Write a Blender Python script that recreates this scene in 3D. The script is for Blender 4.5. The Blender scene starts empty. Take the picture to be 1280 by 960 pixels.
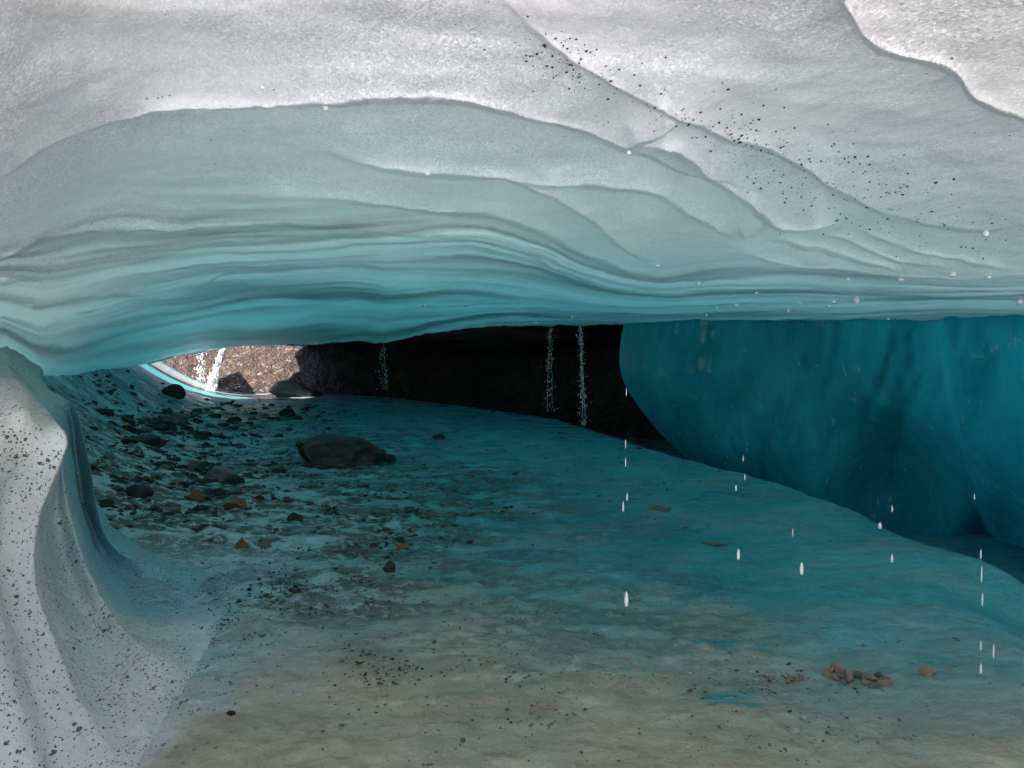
import bpy, bmesh, math, random
import numpy as np
from mathutils import Vector, noise as mnoise

random.seed(7)
rng = np.random.default_rng(11)
S = bpy.context.scene
COL = S.collection
R = math.radians

# ------------------------------------------------------------------ camera
FPX, CX, CY, HZ = 914.0, 640.0, 480.0, 450.0
EYE = 1.5
TH = math.atan((CY - HZ) / FPX)
cam = bpy.data.cameras.new('camera'); cam.sensor_width = 36; cam.lens = 36 * FPX / 1280
cam.clip_start = 0.05; cam.clip_end = 3000
co = bpy.data.objects.new('camera', cam); COL.objects.link(co)
co.location = (0, 0, EYE); co.rotation_euler = (R(90) - TH, 0, 0)
S.camera = co
cT, sT = math.cos(TH), math.sin(TH)


def P(px, py, D):
    """point seen at px,py of the 1280x960 photo, D metres ahead"""
    px = np.asarray(px, float); py = np.asarray(py, float); D = np.asarray(D, float)
    a = (px - CX) / FPX; b = (CY - py) / FPX
    return np.stack([a * D, (b * sT + cT) * D, EYE + (b * cT - sT) * D], -1)


def project(p):
    p = np.asarray(p, float); d = p - np.array([0, 0, EYE])
    D = d[..., 1] * cT - d[..., 2] * sT
    u = d[..., 1] * sT + d[..., 2] * cT
    return CX + FPX * d[..., 0] / D, CY - FPX * u / D, D


# ------------------------------------------------------------------ numpy noise
def _h(ix, iy, iz, seed):
    n = (ix.astype(np.int64) * 374761393 + iy.astype(np.int64) * 668265263 + iz.astype(np.int64) * 2147483647 + seed * 974711) & 0xffffffff
    n = ((n ^ (n >> 13)) * 1274126177) & 0xffffffff
    n = ((n ^ (n >> 16)) * 2246822519) & 0xffffffff
    return ((n ^ (n >> 15)) & 0xffffff) / float(0xffffff) * 2 - 1


def vnoise(x, y, z=0.0, seed=0):
    x, y, z = np.broadcast_arrays(np.asarray(x, float), np.asarray(y, float), np.asarray(z, float))
    ix, iy, iz = np.floor(x), np.floor(y), np.floor(z)
    fx, fy, fz = x - ix, y - iy, z - iz
    q = lambda t: t * t * t * (t * (t * 6 - 15) + 10)
    fx, fy, fz = q(fx), q(fy), q(fz)
    r = 0
    for dx in (0, 1):
        for dy in (0, 1):
            for dz in (0, 1):
                w = (fx if dx else 1 - fx) * (fy if dy else 1 - fy) * (fz if dz else 1 - fz)
                r = r + w * _h(ix + dx, iy + dy, iz + dz, seed)
    return r


def fbm(x, y, z=0.0, o=4, seed=0, g=0.5):
    a, s, t = 1.0, 0, 0
    for k in range(o):
        s = s + a * vnoise(np.asarray(x) * 2 ** k, np.asarray(y) * 2 ** k, np.asarray(z) * 2 ** k, seed + k * 17); t += a; a *= g
    return s / t


def sst(a, b, x):
    t = np.clip((np.asarray(x, float) - a) / (b - a), 0, 1)
    return t * t * (3 - 2 * t)


def itp(x, pts):
    p = sorted(pts); return np.interp(x, [k[0] for k in p], [k[1] for k in p])


def smooth_itp(x, pts, r=25):
    return sum(itp(np.asarray(x, float) + k * r / 3, pts) for k in range(-3, 4)) / 7


# ------------------------------------------------------------------ object helpers
def tag(o, label=None, cat=None, group=None, kind=None):
    if label: o['label'] = label
    if cat: o['category'] = cat
    if group: o['group'] = group
    if kind: o['kind'] = kind
    return o


def mesh_obj(name, verts, faces, mat=None, parent=None, smooth=True, attrs=None):
    me = bpy.data.meshes.new(name)
    verts = np.asarray(verts, np.float32)
    faces = np.asarray(faces, np.int32)
    n, k = faces.shape
    me.vertices.add(len(verts)); me.vertices.foreach_set('co', verts.ravel())
    me.loops.add(n * k); me.loops.foreach_set('vertex_index', faces.ravel())
    me.polygons.add(n)
    me.polygons.foreach_set('loop_start', np.arange(n, dtype=np.int32) * k)
    me.update(calc_edges=True); me.validate()
    me.polygons.foreach_set('use_smooth', np.full(len(me.polygons), smooth))
    for an, av in (attrs or {}).items():
        at = me.attributes.new(an, 'FLOAT', 'POINT'); at.data.foreach_set('value', np.asarray(av, np.float32).ravel())
    if mat: me.materials.append(mat)
    o = bpy.data.objects.new(name, me); COL.objects.link(o)
    if parent: o.parent = parent
    return o


def grid_faces(nr, nc, flip=False):
    i = np.arange(nr - 1)[:, None] * nc + np.arange(nc - 1)[None, :]
    f = np.stack([i, i + 1, i + nc + 1, i + nc], -1).reshape(-1, 4)
    return f[:, ::-1] if flip else f


def grid_obj(name, V, mat, flip=False, attrs=None, smooth=True):
    nr, nc = V.shape[:2]
    return mesh_obj(name, V.reshape(-1, 3), grid_faces(nr, nc, flip), mat, attrs=attrs, smooth=smooth)


# ------------------------------------------------------------------ materials
class NT:
    def __init__(s, name):
        s.m = bpy.data.materials.new(name); s.m.use_nodes = True
        s.t = s.m.node_tree; s.b = s.t.nodes['Principled BSDF']; s.out = s.t.nodes['Material Output']
        s.tc = s.t.nodes.new('ShaderNodeTexCoord').outputs['Object']

    def n(s, ty, **kw):
        nd = s.t.nodes.new(ty)
        for k, v in kw.items(): setattr(nd, k, v)
        return nd

    def l(s, a, b):
        if isinstance(a, (int, float)): b.default_value = a
        elif isinstance(a, (tuple, list)): b.default_value = (*a, 1)[:len(b.default_value)] if len(a) == 3 and len(b.default_value) == 4 else a
        else: s.t.links.new(a, b)

    def mapping(s, scale=(1, 1, 1), rot=(0, 0, 0), src=None):
        m = s.n('ShaderNodeMapping'); m.inputs['Scale'].default_value = scale; m.inputs['Rotation'].default_value = rot
        s.l(src or s.tc, m.inputs['Vector']); return m.outputs[0]

    def noise(s, scale, detail=4, rough=.5, vec=None, dist=0):
        n = s.n('ShaderNodeTexNoise'); n.inputs['Scale'].default_value = scale; n.inputs['Detail'].default_value = detail
        n.inputs['Roughness'].default_value = rough; n.inputs['Distortion'].default_value = dist
        s.l(vec or s.tc, n.inputs['Vector']); return n.outputs['Fac']

    def voro(s, scale, vec=None, feature='F1', rnd=1, out='Distance'):
        n = s.n('ShaderNodeTexVoronoi', feature=feature); n.inputs['Scale'].default_value = scale
        n.inputs['Randomness'].default_value = rnd
        s.l(vec or s.tc, n.inputs['Vector']); return n.outputs[out]

    def ramp(s, f, a, b, va=0.0, vb=1.0, smooth=True):
        n = s.n('ShaderNodeMapRange'); n.interpolation_type = 'SMOOTHSTEP' if smooth else 'LINEAR'
        s.l(f, n.inputs[0]); n.inputs[1].default_value = a; n.inputs[2].default_value = b
        n.inputs[3].default_value = va; n.inputs[4].default_value = vb; return n.outputs[0]

    def math(s, op, a, b=0.0, clamp=False):
        n = s.n('ShaderNodeMath', operation=op); n.use_clamp = clamp; s.l(a, n.inputs[0]); s.l(b, n.inputs[1]); return n.outputs[0]

    def mix(s, f, a, b, mode='MIX'):
        n = s.n('ShaderNodeMix', data_type='RGBA', blend_type=mode)
        s.l(f, n.inputs[0]); s.l(a, n.inputs[6]); s.l(b, n.inputs[7]); return n.outputs[2]

    def attr(s, name):
        n = s.n('ShaderNodeAttribute', attribute_name=name); return n.outputs['Fac']

    def xyz(s):
        n = s.n('ShaderNodeSeparateXYZ'); s.l(s.tc, n.inputs[0]); return n.outputs

    def bump(s, h, strength=.5, dist=.02, normal=None):
        n = s.n('ShaderNodeBump'); n.inputs['Strength'].default_value = strength; n.inputs['Distance'].default_value = dist
        s.l(h, n.inputs['Height'])
        if normal: s.l(normal, n.inputs['Normal'])
        return n.outputs[0]

    def flecks(s, patch, sc, r0, r1, thr, vec, p0, p1):
        v = s.n('ShaderNodeTexVoronoi'); v.inputs['Scale'].default_value = sc; s.l(vec, v.inputs['Vector'])
        sp = s.n('ShaderNodeSeparateColor'); s.l(v.outputs['Color'], sp.inputs[0])
        size = s.ramp(sp.outputs[1], 0, 1, r0, r1, False)
        m = s.ramp(s.math('SUBTRACT', v.outputs['Distance'], size), .03, -.03)
        keep = s.math('LESS_THAN', sp.outputs[0], s.ramp(patch, p0, p1, thr * .15, thr))
        return s.math('MULTIPLY', m, keep)

    def grit(s, amount=1.0):
        patch = s.noise(2.6, 4, .65)
        jag = s.n('ShaderNodeVectorMath', operation='MULTIPLY_ADD'); nn = s.n('ShaderNodeTexNoise'); nn.inputs['Scale'].default_value = 60
        s.l(s.tc, nn.inputs['Vector']); s.l(nn.outputs['Color'], jag.inputs[0]); jag.inputs[1].default_value = (.02, .02, .02); s.l(s.tc, jag.inputs[2])
        w1 = s.mapping((1, .5, .62), (.5, .15, .3), jag.outputs[0]); w2 = s.mapping((.9, .45, .7), (.25, -.2, .1), jag.outputs[0])
        g = s.math('MAXIMUM', s.flecks(patch, 75, .12, .34, .75 * amount, w1, .35, .6), s.flecks(patch, 38, .10, .30, .5 * amount, w2, .42, .62))
        return s.math('MAXIMUM', g, s.flecks(patch, 120, .15, .4, .5 * amount, w2, .3, .6))

    def glow_through(s, fac, col):
        t = s.n('ShaderNodeBsdfTranslucent'); s.l(col, t.inputs['Color'])
        m = s.n('ShaderNodeMixShader'); s.l(fac, m.inputs[0]); s.t.links.new(s.b.outputs[0], m.inputs[1]); s.t.links.new(t.outputs[0], m.inputs[2])
        s.t.links.new(m.outputs[0], s.out.inputs['Surface'])

    def set(s, **kw):
        for k, v in kw.items(): s.l(v, s.b.inputs[k.replace('_', ' ')])
        return s.m


def ice_ceiling_mat():
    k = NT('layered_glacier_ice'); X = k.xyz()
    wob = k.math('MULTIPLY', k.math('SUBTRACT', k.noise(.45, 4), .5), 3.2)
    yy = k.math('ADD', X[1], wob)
    lit_firn = (.71, .68, .725); pale = (.70, .79, .78); teal = (.25, .56, .59); deep = (.07, .38, .43)
    c = k.mix(k.ramp(yy, 2.0, 5.6), lit_firn, pale)  # light falling off into the cave painted by depth, along with bluer inner ice
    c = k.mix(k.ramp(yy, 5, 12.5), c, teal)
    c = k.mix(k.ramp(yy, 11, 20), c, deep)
    # rime and old snow frozen on the outer face, and dirt bands between the ice layers, plus shade painted as dark lines in the fold creases
    st = k.attr('strata')
    c = k.mix(k.math('MULTIPLY', k.ramp(st, .56, .95), .5), c, (.20, .27, .29))
    c = k.mix(k.math('MULTIPLY', k.ramp(st, .42, .08), .5), c, (.74, .88, .88))
    c = k.mix(k.math('MULTIPLY', k.attr('rime'), .6), c, (.70, .67, .66))
    v = k.n('ShaderNodeTexVoronoi'); v.inputs['Scale'].default_value = 110; k.l(k.tc, v.inputs['Vector'])
    hc = k.n('ShaderNodeSeparateColor'); k.l(v.outputs['Color'], hc.inputs[0])
    patch = k.math('MULTIPLY', k.ramp(k.noise(1.1, 4, .6), .32, .62, .35, 1), k.ramp(yy, 4, 9, 1, .35))
    c = k.mix(k.math('MULTIPLY', k.ramp(hc.outputs[0], .66, .9), k.math('MULTIPLY', patch, .8)), c, (.98, .98, .98))  # sparkle of the ice grains painted as white flecks
    c = k.mix(k.math('MULTIPLY', k.ramp(hc.outputs[1], .58, .95), k.math('MULTIPLY', patch, .65)), c, (.38, .44, .46))
    c = k.mix(k.math('MULTIPLY', k.ramp(k.noise(2.2, 5, .7, k.mapping((1, .8, 1.4))), .55, .72), .35), c, (.50, .53, .51))
    sp = k.math('MULTIPLY', k.ramp(k.voro(26, k.mapping((1, 1.0, 1))), .10, .06), k.ramp(k.noise(.9, 3), .56, .66))
    c = k.mix(k.math('MULTIPLY', sp, .7), c, (.10, .10, .10))
    near = k.ramp(yy, 4, 11, 1, .25)
    h1 = k.noise(90, 3, .65); h2 = k.math('MULTIPLY', hc.outputs[2], .35)
    h = k.math('ADD', k.math('MULTIPLY', h1, .6), k.math('MULTIPLY', h2, .6))
    b = k.bump(h, .4, .014); n = [x for x in k.t.nodes if x.type == 'BUMP'][-1]; k.l(k.math('MULTIPLY', patch, .75), n.inputs['Strength'])
    b = k.bump(k.noise(6, 4, .55), .22, .06, b)
    b = k.bump(k.noise(3.5, 4, .6, k.mapping((.35, 1.6, 6))), .35, .10, b); n = [x for x in k.t.nodes if x.type == 'BUMP'][-1]; k.l(k.ramp(yy, 5, 11, 0, .35), n.inputs['Strength'])
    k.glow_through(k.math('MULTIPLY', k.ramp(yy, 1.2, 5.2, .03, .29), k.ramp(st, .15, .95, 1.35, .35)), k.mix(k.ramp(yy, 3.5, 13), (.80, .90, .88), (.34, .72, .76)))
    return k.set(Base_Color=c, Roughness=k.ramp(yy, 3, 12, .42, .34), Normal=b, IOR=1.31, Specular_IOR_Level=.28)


def wall_ice_mat():
    k = NT('clear_blue_ice'); X = k.xyz()
    n1 = k.noise(.8, 4, .55); n2 = k.noise(2.6, 4, .55, k.mapping((1.3, 1.3, .16)))
    c = k.mix(k.ramp(n1, .35, .65), (.010, .27, .345), (.03, .41, .49))
    c = k.mix(k.ramp(n2, .6, .78, 0, .4), c, (.05, .44, .52))
    # glints on the wet ice, painted in as small pale streaks
    v = k.math('MULTIPLY', k.ramp(k.noise(3.6, 5, .78, k.mapping((1.8, 1.8, .5))), .60, .70), k.ramp(k.noise(1.8, 3), .45, .52))
    c = k.mix(k.math('MULTIPLY', v, .7), c, (.58, .76, .80))
    b = k.bump(k.noise(2.4, 3, .5, k.mapping((1, 1, .4))), .6, .14)
    b = k.bump(k.noise(7, 3, .55, k.mapping((1, 1, .5))), .5, .06, b)
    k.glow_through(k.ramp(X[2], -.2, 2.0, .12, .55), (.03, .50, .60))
    return k.set(Base_Color=c, Roughness=.12, Normal=b, IOR=1.31, Specular_IOR_Level=.5)


def block_ice_mat():
    k = NT('gritty_white_ice'); X = k.xyz()
    c = k.mix(k.ramp(k.noise(1.6, 4), .35, .65), (.46, .48, .455), (.58, .605, .59))
    c = k.mix(k.ramp(k.math('ADD', X[1], k.math('MULTIPLY', k.noise(2, 3), 1.2)), 3.7, 5.4), c, (.18, .40, .45))  # teal shade of the rear flutes painted in by depth
    c = k.mix(k.ramp(X[2], 1.05, 1.5, 0, .4), c, (.42, .39, .30))
    w = k.mapping((1.0, .55, .55), (.35, .1, .3))
    grit = k.grit()
    c = k.mix(k.math('MULTIPLY', grit, .92), c, (.045, .045, .04))
    c = k.mix(k.ramp(k.noise(120, 2, .7), .58, .72, 0, .3), c, (.9, .92, .95))
    h = k.math('SUBTRACT', k.noise(45, 4, .6), k.math('MULTIPLY', grit, .6))
    b = k.bump(h, .45, .02); b = k.bump(k.noise(6, 3), .35, .05, b)
    return k.set(Base_Color=c, Roughness=.45, Normal=b, IOR=1.31, Specular_IOR_Level=.45)


def floor_mat():
    k = NT('silty_ice_floor'); X = k.xyz()
    wob = k.math('MULTIPLY', k.math('SUBTRACT', k.noise(.7, 4, .6), .5), 4.0)
    yy = k.math('ADD', k.math('ADD', X[1], wob), k.math('MULTIPLY', X[0], .42))
    ice = k.mix(k.ramp(k.noise(.6, 4, .6), .35, .65), (.016, .225, .255), (.045, .33, .35))
    ice = k.mix(k.ramp(yy, 7, 13), ice, (.085, .42, .48))  # brighter rear floor: light from the opening painted into the ice tone
    ice = k.mix(k.ramp(k.noise(1.5, 4, .6, k.mapping((1, 1.3, 1))), .5, .75, 0, .3), ice, (.20, .48, .50))
    silt = k.mix(k.ramp(k.noise(1.8, 5, .65), .35, .7), (.27, .28, .195), (.41, .385, .26))
    silt = k.mix(k.ramp(k.noise(7, 4, .6), .5, .72, 0, .6), silt, (.33, .25, .165))
    cover = k.ramp(yy, 5.8, 2.4)  # silt thickens toward the mouth, daylight there painted in with it
    # blue ice windows in the silt
    win = k.math('MULTIPLY', k.ramp(k.noise(1.3, 4, .65, k.mapping((.8, 2.0, 1), (0, 0, .3))), .60, .66), k.ramp(yy, 2.8, 3.3))
    cover = k.math('MULTIPLY', cover, k.math('SUBTRACT', 1.0, win))
    silt = k.mix(k.ramp(k.noise(4.5, 6, .72), .52, .66, 0, .55), silt, (.20, .155, .10))
    silt = k.mix(k.ramp(k.noise(9, 5, .7), .60, .70, 0, .5), silt, (.56, .53, .43))
    c = k.mix(cover, ice, silt)
    thin = k.math('MULTIPLY', k.ramp(k.noise(1.0, 5, .7, k.mapping((.9, 1.3, 1))),   .45, .62), .35)
    c = k.mix(thin, c, (.23, .30, .27))
    c = k.mix(k.attr('apron'), c, k.mix(k.ramp(k.math('ADD', X[1], k.math('MULTIPLY', k.noise(2, 3), 1.2)), 3.5, 5.2), k.mix(k.ramp(k.noise(1.6, 4), .35, .65), (.36, .40, .39), (.47, .51, .50)), (.20, .42, .47)))  # apron repeats the block's painted teal shade further back
    c = k.mix(k.math('MULTIPLY', k.attr('pale'), .85), c, (.40, .60, .64))
    agr = k.math('MULTIPLY', k.grit(.8), k.ramp(k.attr('apron'), .15, .7))
    c = k.mix(k.math('MULTIPLY', agr, .85), c, (.05, .05, .045))
    # debris: dark mud and grit patches left by the melt water
    deb = k.math('MULTIPLY', k.ramp(k.noise(1.9, 7, .72, k.mapping((.8, 1.7, 1), (0, 0, .15))), .44, .52), k.attr('debris'))
    deb = k.math('MULTIPLY', deb, k.ramp(k.noise(13, 4, .75), .40, .50))
    c = k.mix(k.math('MULTIPLY', deb, .9), c, (.045, .055, .045))
    gs = k.math('MULTIPLY', k.ramp(k.voro(26, k.mapping((1, .7, 1))), .24, .17), k.ramp(k.math('ADD', k.noise(2.6, 4, .7), k.math('MULTIPLY', k.attr('apron'), .09)), .54, .60))
    c = k.mix(k.math('MULTIPLY', gs, .75), c, (.05, .05, .045))
    h = k.math('ADD', k.noise(5, 4, .55, k.mapping((1, 1.3, 1), (0, 0, -.3))), k.math('MULTIPLY', deb, .4))
    b = k.bump(h, .4, .05); b = k.bump(k.noise(11, 6, .7), .7, .035, b); b = k.bump(k.noise(60, 3, .6), .4, .008, b)
    rough = k.ramp(k.noise(1.5, 3), .4, .62, .22, .5)
    return k.set(Base_Color=c, Roughness=rough, Normal=b, IOR=1.33, Specular_IOR_Level=.4)


def rock_mat(name, c1, c2, rough=.5, scale=6, spec=.5):
    k = NT(name)
    c = k.mix(k.ramp(k.noise(scale, 6, .65), .35, .65), c1, c2)
    c = k.mix(k.ramp(k.noise(scale * 5, 3, .6), .6, .75, 0, .5), c, tuple(min(1, x * 1.9 + .02) for x in c2))
    b = k.bump(k.noise(scale * 2.2, 6, .65), .7, .05)
    return k.set(Base_Color=c, Roughness=rough, Normal=b, Specular_IOR_Level=spec)


def gravel_mat():
    k = NT('brown_gravel')
    v = k.n('ShaderNodeTexVoronoi'); v.inputs['Scale'].default_value = 5; k.tc = k.mapping((1, 1, 1)); jit = k.n('ShaderNodeVectorMath', operation='ADD'); nn = k.n('ShaderNodeTexNoise'); nn.inputs['Scale'].default_value = 3; k.l(k.tc, nn.inputs['Vector']); k.l(k.tc, jit.inputs[0]); k.l(nn.outputs['Color'], jit.inputs[1]); k.tc = jit.outputs[0]; k.l(k.tc, v.inputs['Vector'])
    hue = k.n('ShaderNodeSeparateColor'); k.l(v.outputs['Color'], hue.inputs[0])
    c = k.mix(hue.outputs[0], (.06, .036, .023), (.15, .090, .055))
    c = k.mix(k.ramp(hue.outputs[1], .8, .9, 0, .8), c, (.36, .26, .21))
    c = k.mix(k.ramp(v.outputs['Distance'], .35, .6, 0, .8), c, (.05, .035, .03))
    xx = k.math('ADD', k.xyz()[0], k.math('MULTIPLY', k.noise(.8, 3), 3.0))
    c = k.mix(k.ramp(xx, -9.5, -5.5), c, (.040, .034, .030))  # fade into the unlit hollow painted darker toward the right
    b = k.bump(k.math('SUBTRACT', 1.0, v.outputs['Distance']), 1.0, .14)
    b = k.bump(k.noise(14, 4), .5, .05, b)
    return k.set(Base_Color=c, Roughness=.55, Normal=b)


def bedrock_mat():
    k = NT('dark_bedrock')
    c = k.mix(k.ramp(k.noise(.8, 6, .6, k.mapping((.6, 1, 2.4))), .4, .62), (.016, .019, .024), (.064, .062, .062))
    b = k.bump(k.noise(1.6, 7, .65, k.mapping((.5, 1, 2.4))), 1, .35)
    return k.set(Base_Color=c, Roughness=.55, Normal=b)


def snow_mat():
    k = NT('snow')
    c = k.mix(k.ramp(k.noise(.5, 6, .6), .4, .7), (.84, .82, .81), (.70, .68, .66))
    b = k.bump(k.noise(3, 6, .6), .5, .1)
    return k.set(Base_Color=c, Roughness=.7, Normal=b)


def water_mat(name, white, tw=.35):
    k = NT(name)
    return k.set(Base_Color=(white, white, white), Roughness=.12, IOR=1.33, Transmission_Weight=tw, Specular_IOR_Level=.8)


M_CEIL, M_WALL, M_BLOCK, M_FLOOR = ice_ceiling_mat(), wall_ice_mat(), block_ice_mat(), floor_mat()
M_BEDROCK, M_GRAVEL, M_SNOW = bedrock_mat(), gravel_mat(), snow_mat()
M_ROCK = rock_mat('dark_wet_stone', (.016, .021, .021), (.044, .054, .050), .55, 6, .3)
M_ROCKB = rock_mat('grey_stone', (.085, .095, .085), (.16, .165, .14), .5, 6)
M_OCHRE = rock_mat('ochre_stone', (.11, .07, .028), (.21, .13, .05), .5, 6)
M_PINK = rock_mat('pinkish_stone', (.24, .165, .12), (.40, .29, .21), .6, 9)
M_PALE = rock_mat('pale_stone', (.40, .40, .36), (.55, .54, .50), .6, 9)
M_GRIT = rock_mat('black_grit', (.018, .018, .02), (.05, .045, .04), .6, 20)
M_BRIGHT = water_mat('lit_water_drop', .97, .2)
M_FALL = water_mat('falling_water', .95, .15)
M_DROP = water_mat('water_drop', .97, .5)

# ------------------------------------------------------------------ the roof of ice
EDGE = [(-900, 1000), (-300, 760), (-120, 600), (-50, 470), (0, 436), (30, 455), (52, 469), (90, 470), (130, 463), (180, 455), (215, 446), (280, 435), (350, 432),
        (410, 430), (460, 426), (475, 430), (500, 424), (540, 416), (600, 409), (680, 407), (770, 406), (900, 403), (1280, 400), (2200, 395)]
DEDGE = [(-900, 4.0), (-300, 6.0), (-120, 6.8), (0, 7.5), (52, 9.5), (90, 12.5), (130, 17), (180, 24), (280, 27), (410, 27), (510, 24), (640, 20),
         (740, 16.5), (800, 14.5), (900, 12.8), (1100, 10.3), (1280, 8.6), (1500, 7), (2200, 4.5)]
HEFF = [(-900, 1.25), (-100, 1.35), (200, 1.35), (640, 1.25), (1280, 1.2), (2200, 1.15)]

# crests and overhangs of the ice layers, traced left to right: (points, height, reach above, reach below)
FOLDS = [
    ([(-200, 330), (-60, 250), (0, 215), (60, 180), (120, 158), (200, 141), (300, 135), (380, 132), (408, 131), (440, 128), (500, 125), (560, 126), (620, 138), (690, 158), (750, 180), (785, 191), (800, 196)], .07, 62, 50),
    ([(785, 190), (815, 180), (842, 163), (855, 154)], .045, 22, 24),
    ([(785, 190), (830, 192), (865, 206), (900, 236), (940, 264), (970, 283), (1000, 290), (1055, 285)], .075, 42, 34),
    ([(600, -30), (650, 25), (690, 58), (760, 105), (850, 154), (900, 176), (950, 188), (1000, 214), (1050, 248), (1100, 268), (1160, 279), (1230, 291), (1290, 284), (1400, 290)], .045, 75, 34),
    ([(395, 184), (430, 199), (480, 212), (535, 218), (600, 222), (640, 229), (690, 248), (730, 275), (770, 305), (800, 325), (826, 333)], .055, 48, 40),
    ([(640, 230), (690, 231), (740, 232), (790, 238), (830, 248), (870, 273), (900, 293), (926, 301)], .04, 30, 22),
    ([(926, 301), (945, 292), (962, 282)], .03, 16, 14),
    ([(826, 333), (850, 328), (890, 321), (940, 322), (1000, 334), (1080, 343), (1180, 348), (1290, 343), (1450, 340)], .05, 22, 26),
    ([(250, 250), (330, 250), (420, 252), (520, 262), (600, 268), (660, 288), (710, 314), (760, 333), (800, 352), (850, 362)], .05, 36, 26),
    ([(430, 288), (520, 292), (590, 299), (650, 318), (700, 340), (750, 362), (790, 378)], .03, 20, 16),
    ([(960, 300), (1010, 310), (1060, 326), (1130, 338)], .02, 9, 8),
    ([(1000, 292), (1060, 306), (1120, 325), (1190, 338)], .02, 9, 8),
    ([(1060, 288), (1120, 306), (1180, 322), (1260, 336)], .02, 9, 8),
    ([(-200, 370), (-60, 345), (0, 322), (40, 306), (100, 293), (180, 290), (260, 288)], .05, 24, 22),
    ([(-120, 385), (0, 352), (60, 346), (130, 338), (200, 322), (270, 305)], .035, 18, 16),
    ([(14, 396), (60, 383), (130, 375), (210, 372)], .03, 16, 14),
    ([(40, 398), (75, 385), (140, 374), (220, 366), (245, 358), (280, 346), (320, 342), (352, 350)], .03, 13, 12),
    ([(38, 452), (48, 425), (80, 400), (150, 382), (230, 368)], .018, 12, 9),
    ([(54, 466), (62, 440), (90, 415), (150, 395), (230, 380), (330, 368), (450, 360), (560, 362)], .025, 13, 10),
    ([(640, 404), (700, 400), (760, 397), (830, 398), (900, 395), (1010, 397), (1110, 400), (1200, 403), (1400, 400)], .02, 6, 6),
    ([(1055, -120), (1050, -20), (1062, 20), (1090, 55), (1120, 70), (1180, 88), (1215, 118), (1250, 134), (1290, 145), (1400, 185)], .055, 70, 22),
]


def polyline_dist(px, py, pts):
    best = np.full(px.shape, 1e9); sd = np.zeros(px.shape); ts = np.zeros(px.shape)
    L = [0]
    for a, b in zip(pts, pts[1:]): L.append(L[-1] + math.hypot(b[0] - a[0], b[1] - a[1]))
    for i, (a, b) in enumerate(zip(pts, pts[1:])):
        dx, dy = b[0] - a[0], b[1] - a[1]; l2 = dx * dx + dy * dy
        t = np.clip(((px - a[0]) * dx + (py - a[1]) * dy) / l2, 0, 1)
        ex = px - (a[0] + t * dx); ey = py - (a[1] + t * dy); d = np.hypot(ex, ey)
        s = np.sign((px - a[0]) * dy - (py - a[1]) * dx)     # + above a left-to-right line
        m = d < best
        best = np.where(m, d, best); sd = np.where(m, s, sd); ts = np.where(m, (L[i] + t * (L[i + 1] - L[i])) / L[-1], ts)
    return best * np.where(sd == 0, 1, sd), ts


def smooth_line(pts, n=5):
    out = []
    for i in range(len(pts) - 1):
        p0 = pts[max(0, i - 1)]; p1 = pts[i]; p2 = pts[i + 1]; p3 = pts[min(len(pts) - 1, i + 2)]
        for k in range(n):
            t = k / n
            out.append(tuple(.5 * (2 * p1[j] + (p2[j] - p0[j]) * t + (2 * p0[j] - 5 * p1[j] + 4 * p2[j] - p3[j]) * t * t +
                                   (3 * p1[j] - p0[j] - 3 * p2[j] + p3[j]) * t ** 3) for j in (0, 1)))
    out.append(pts[-1]); return out


FOLDS_S = [(smooth_line(f[0], 4),) + f[1:] for f in FOLDS]
TOPLINE = [(-900, 300), (0, 300), (120, 270), (260, 250), (420, 252), (520, 262), (600, 268), (660, 288), (710, 314), (760, 333), (820, 345), (900, 335), (1280, 350), (2200, 350)]


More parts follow.
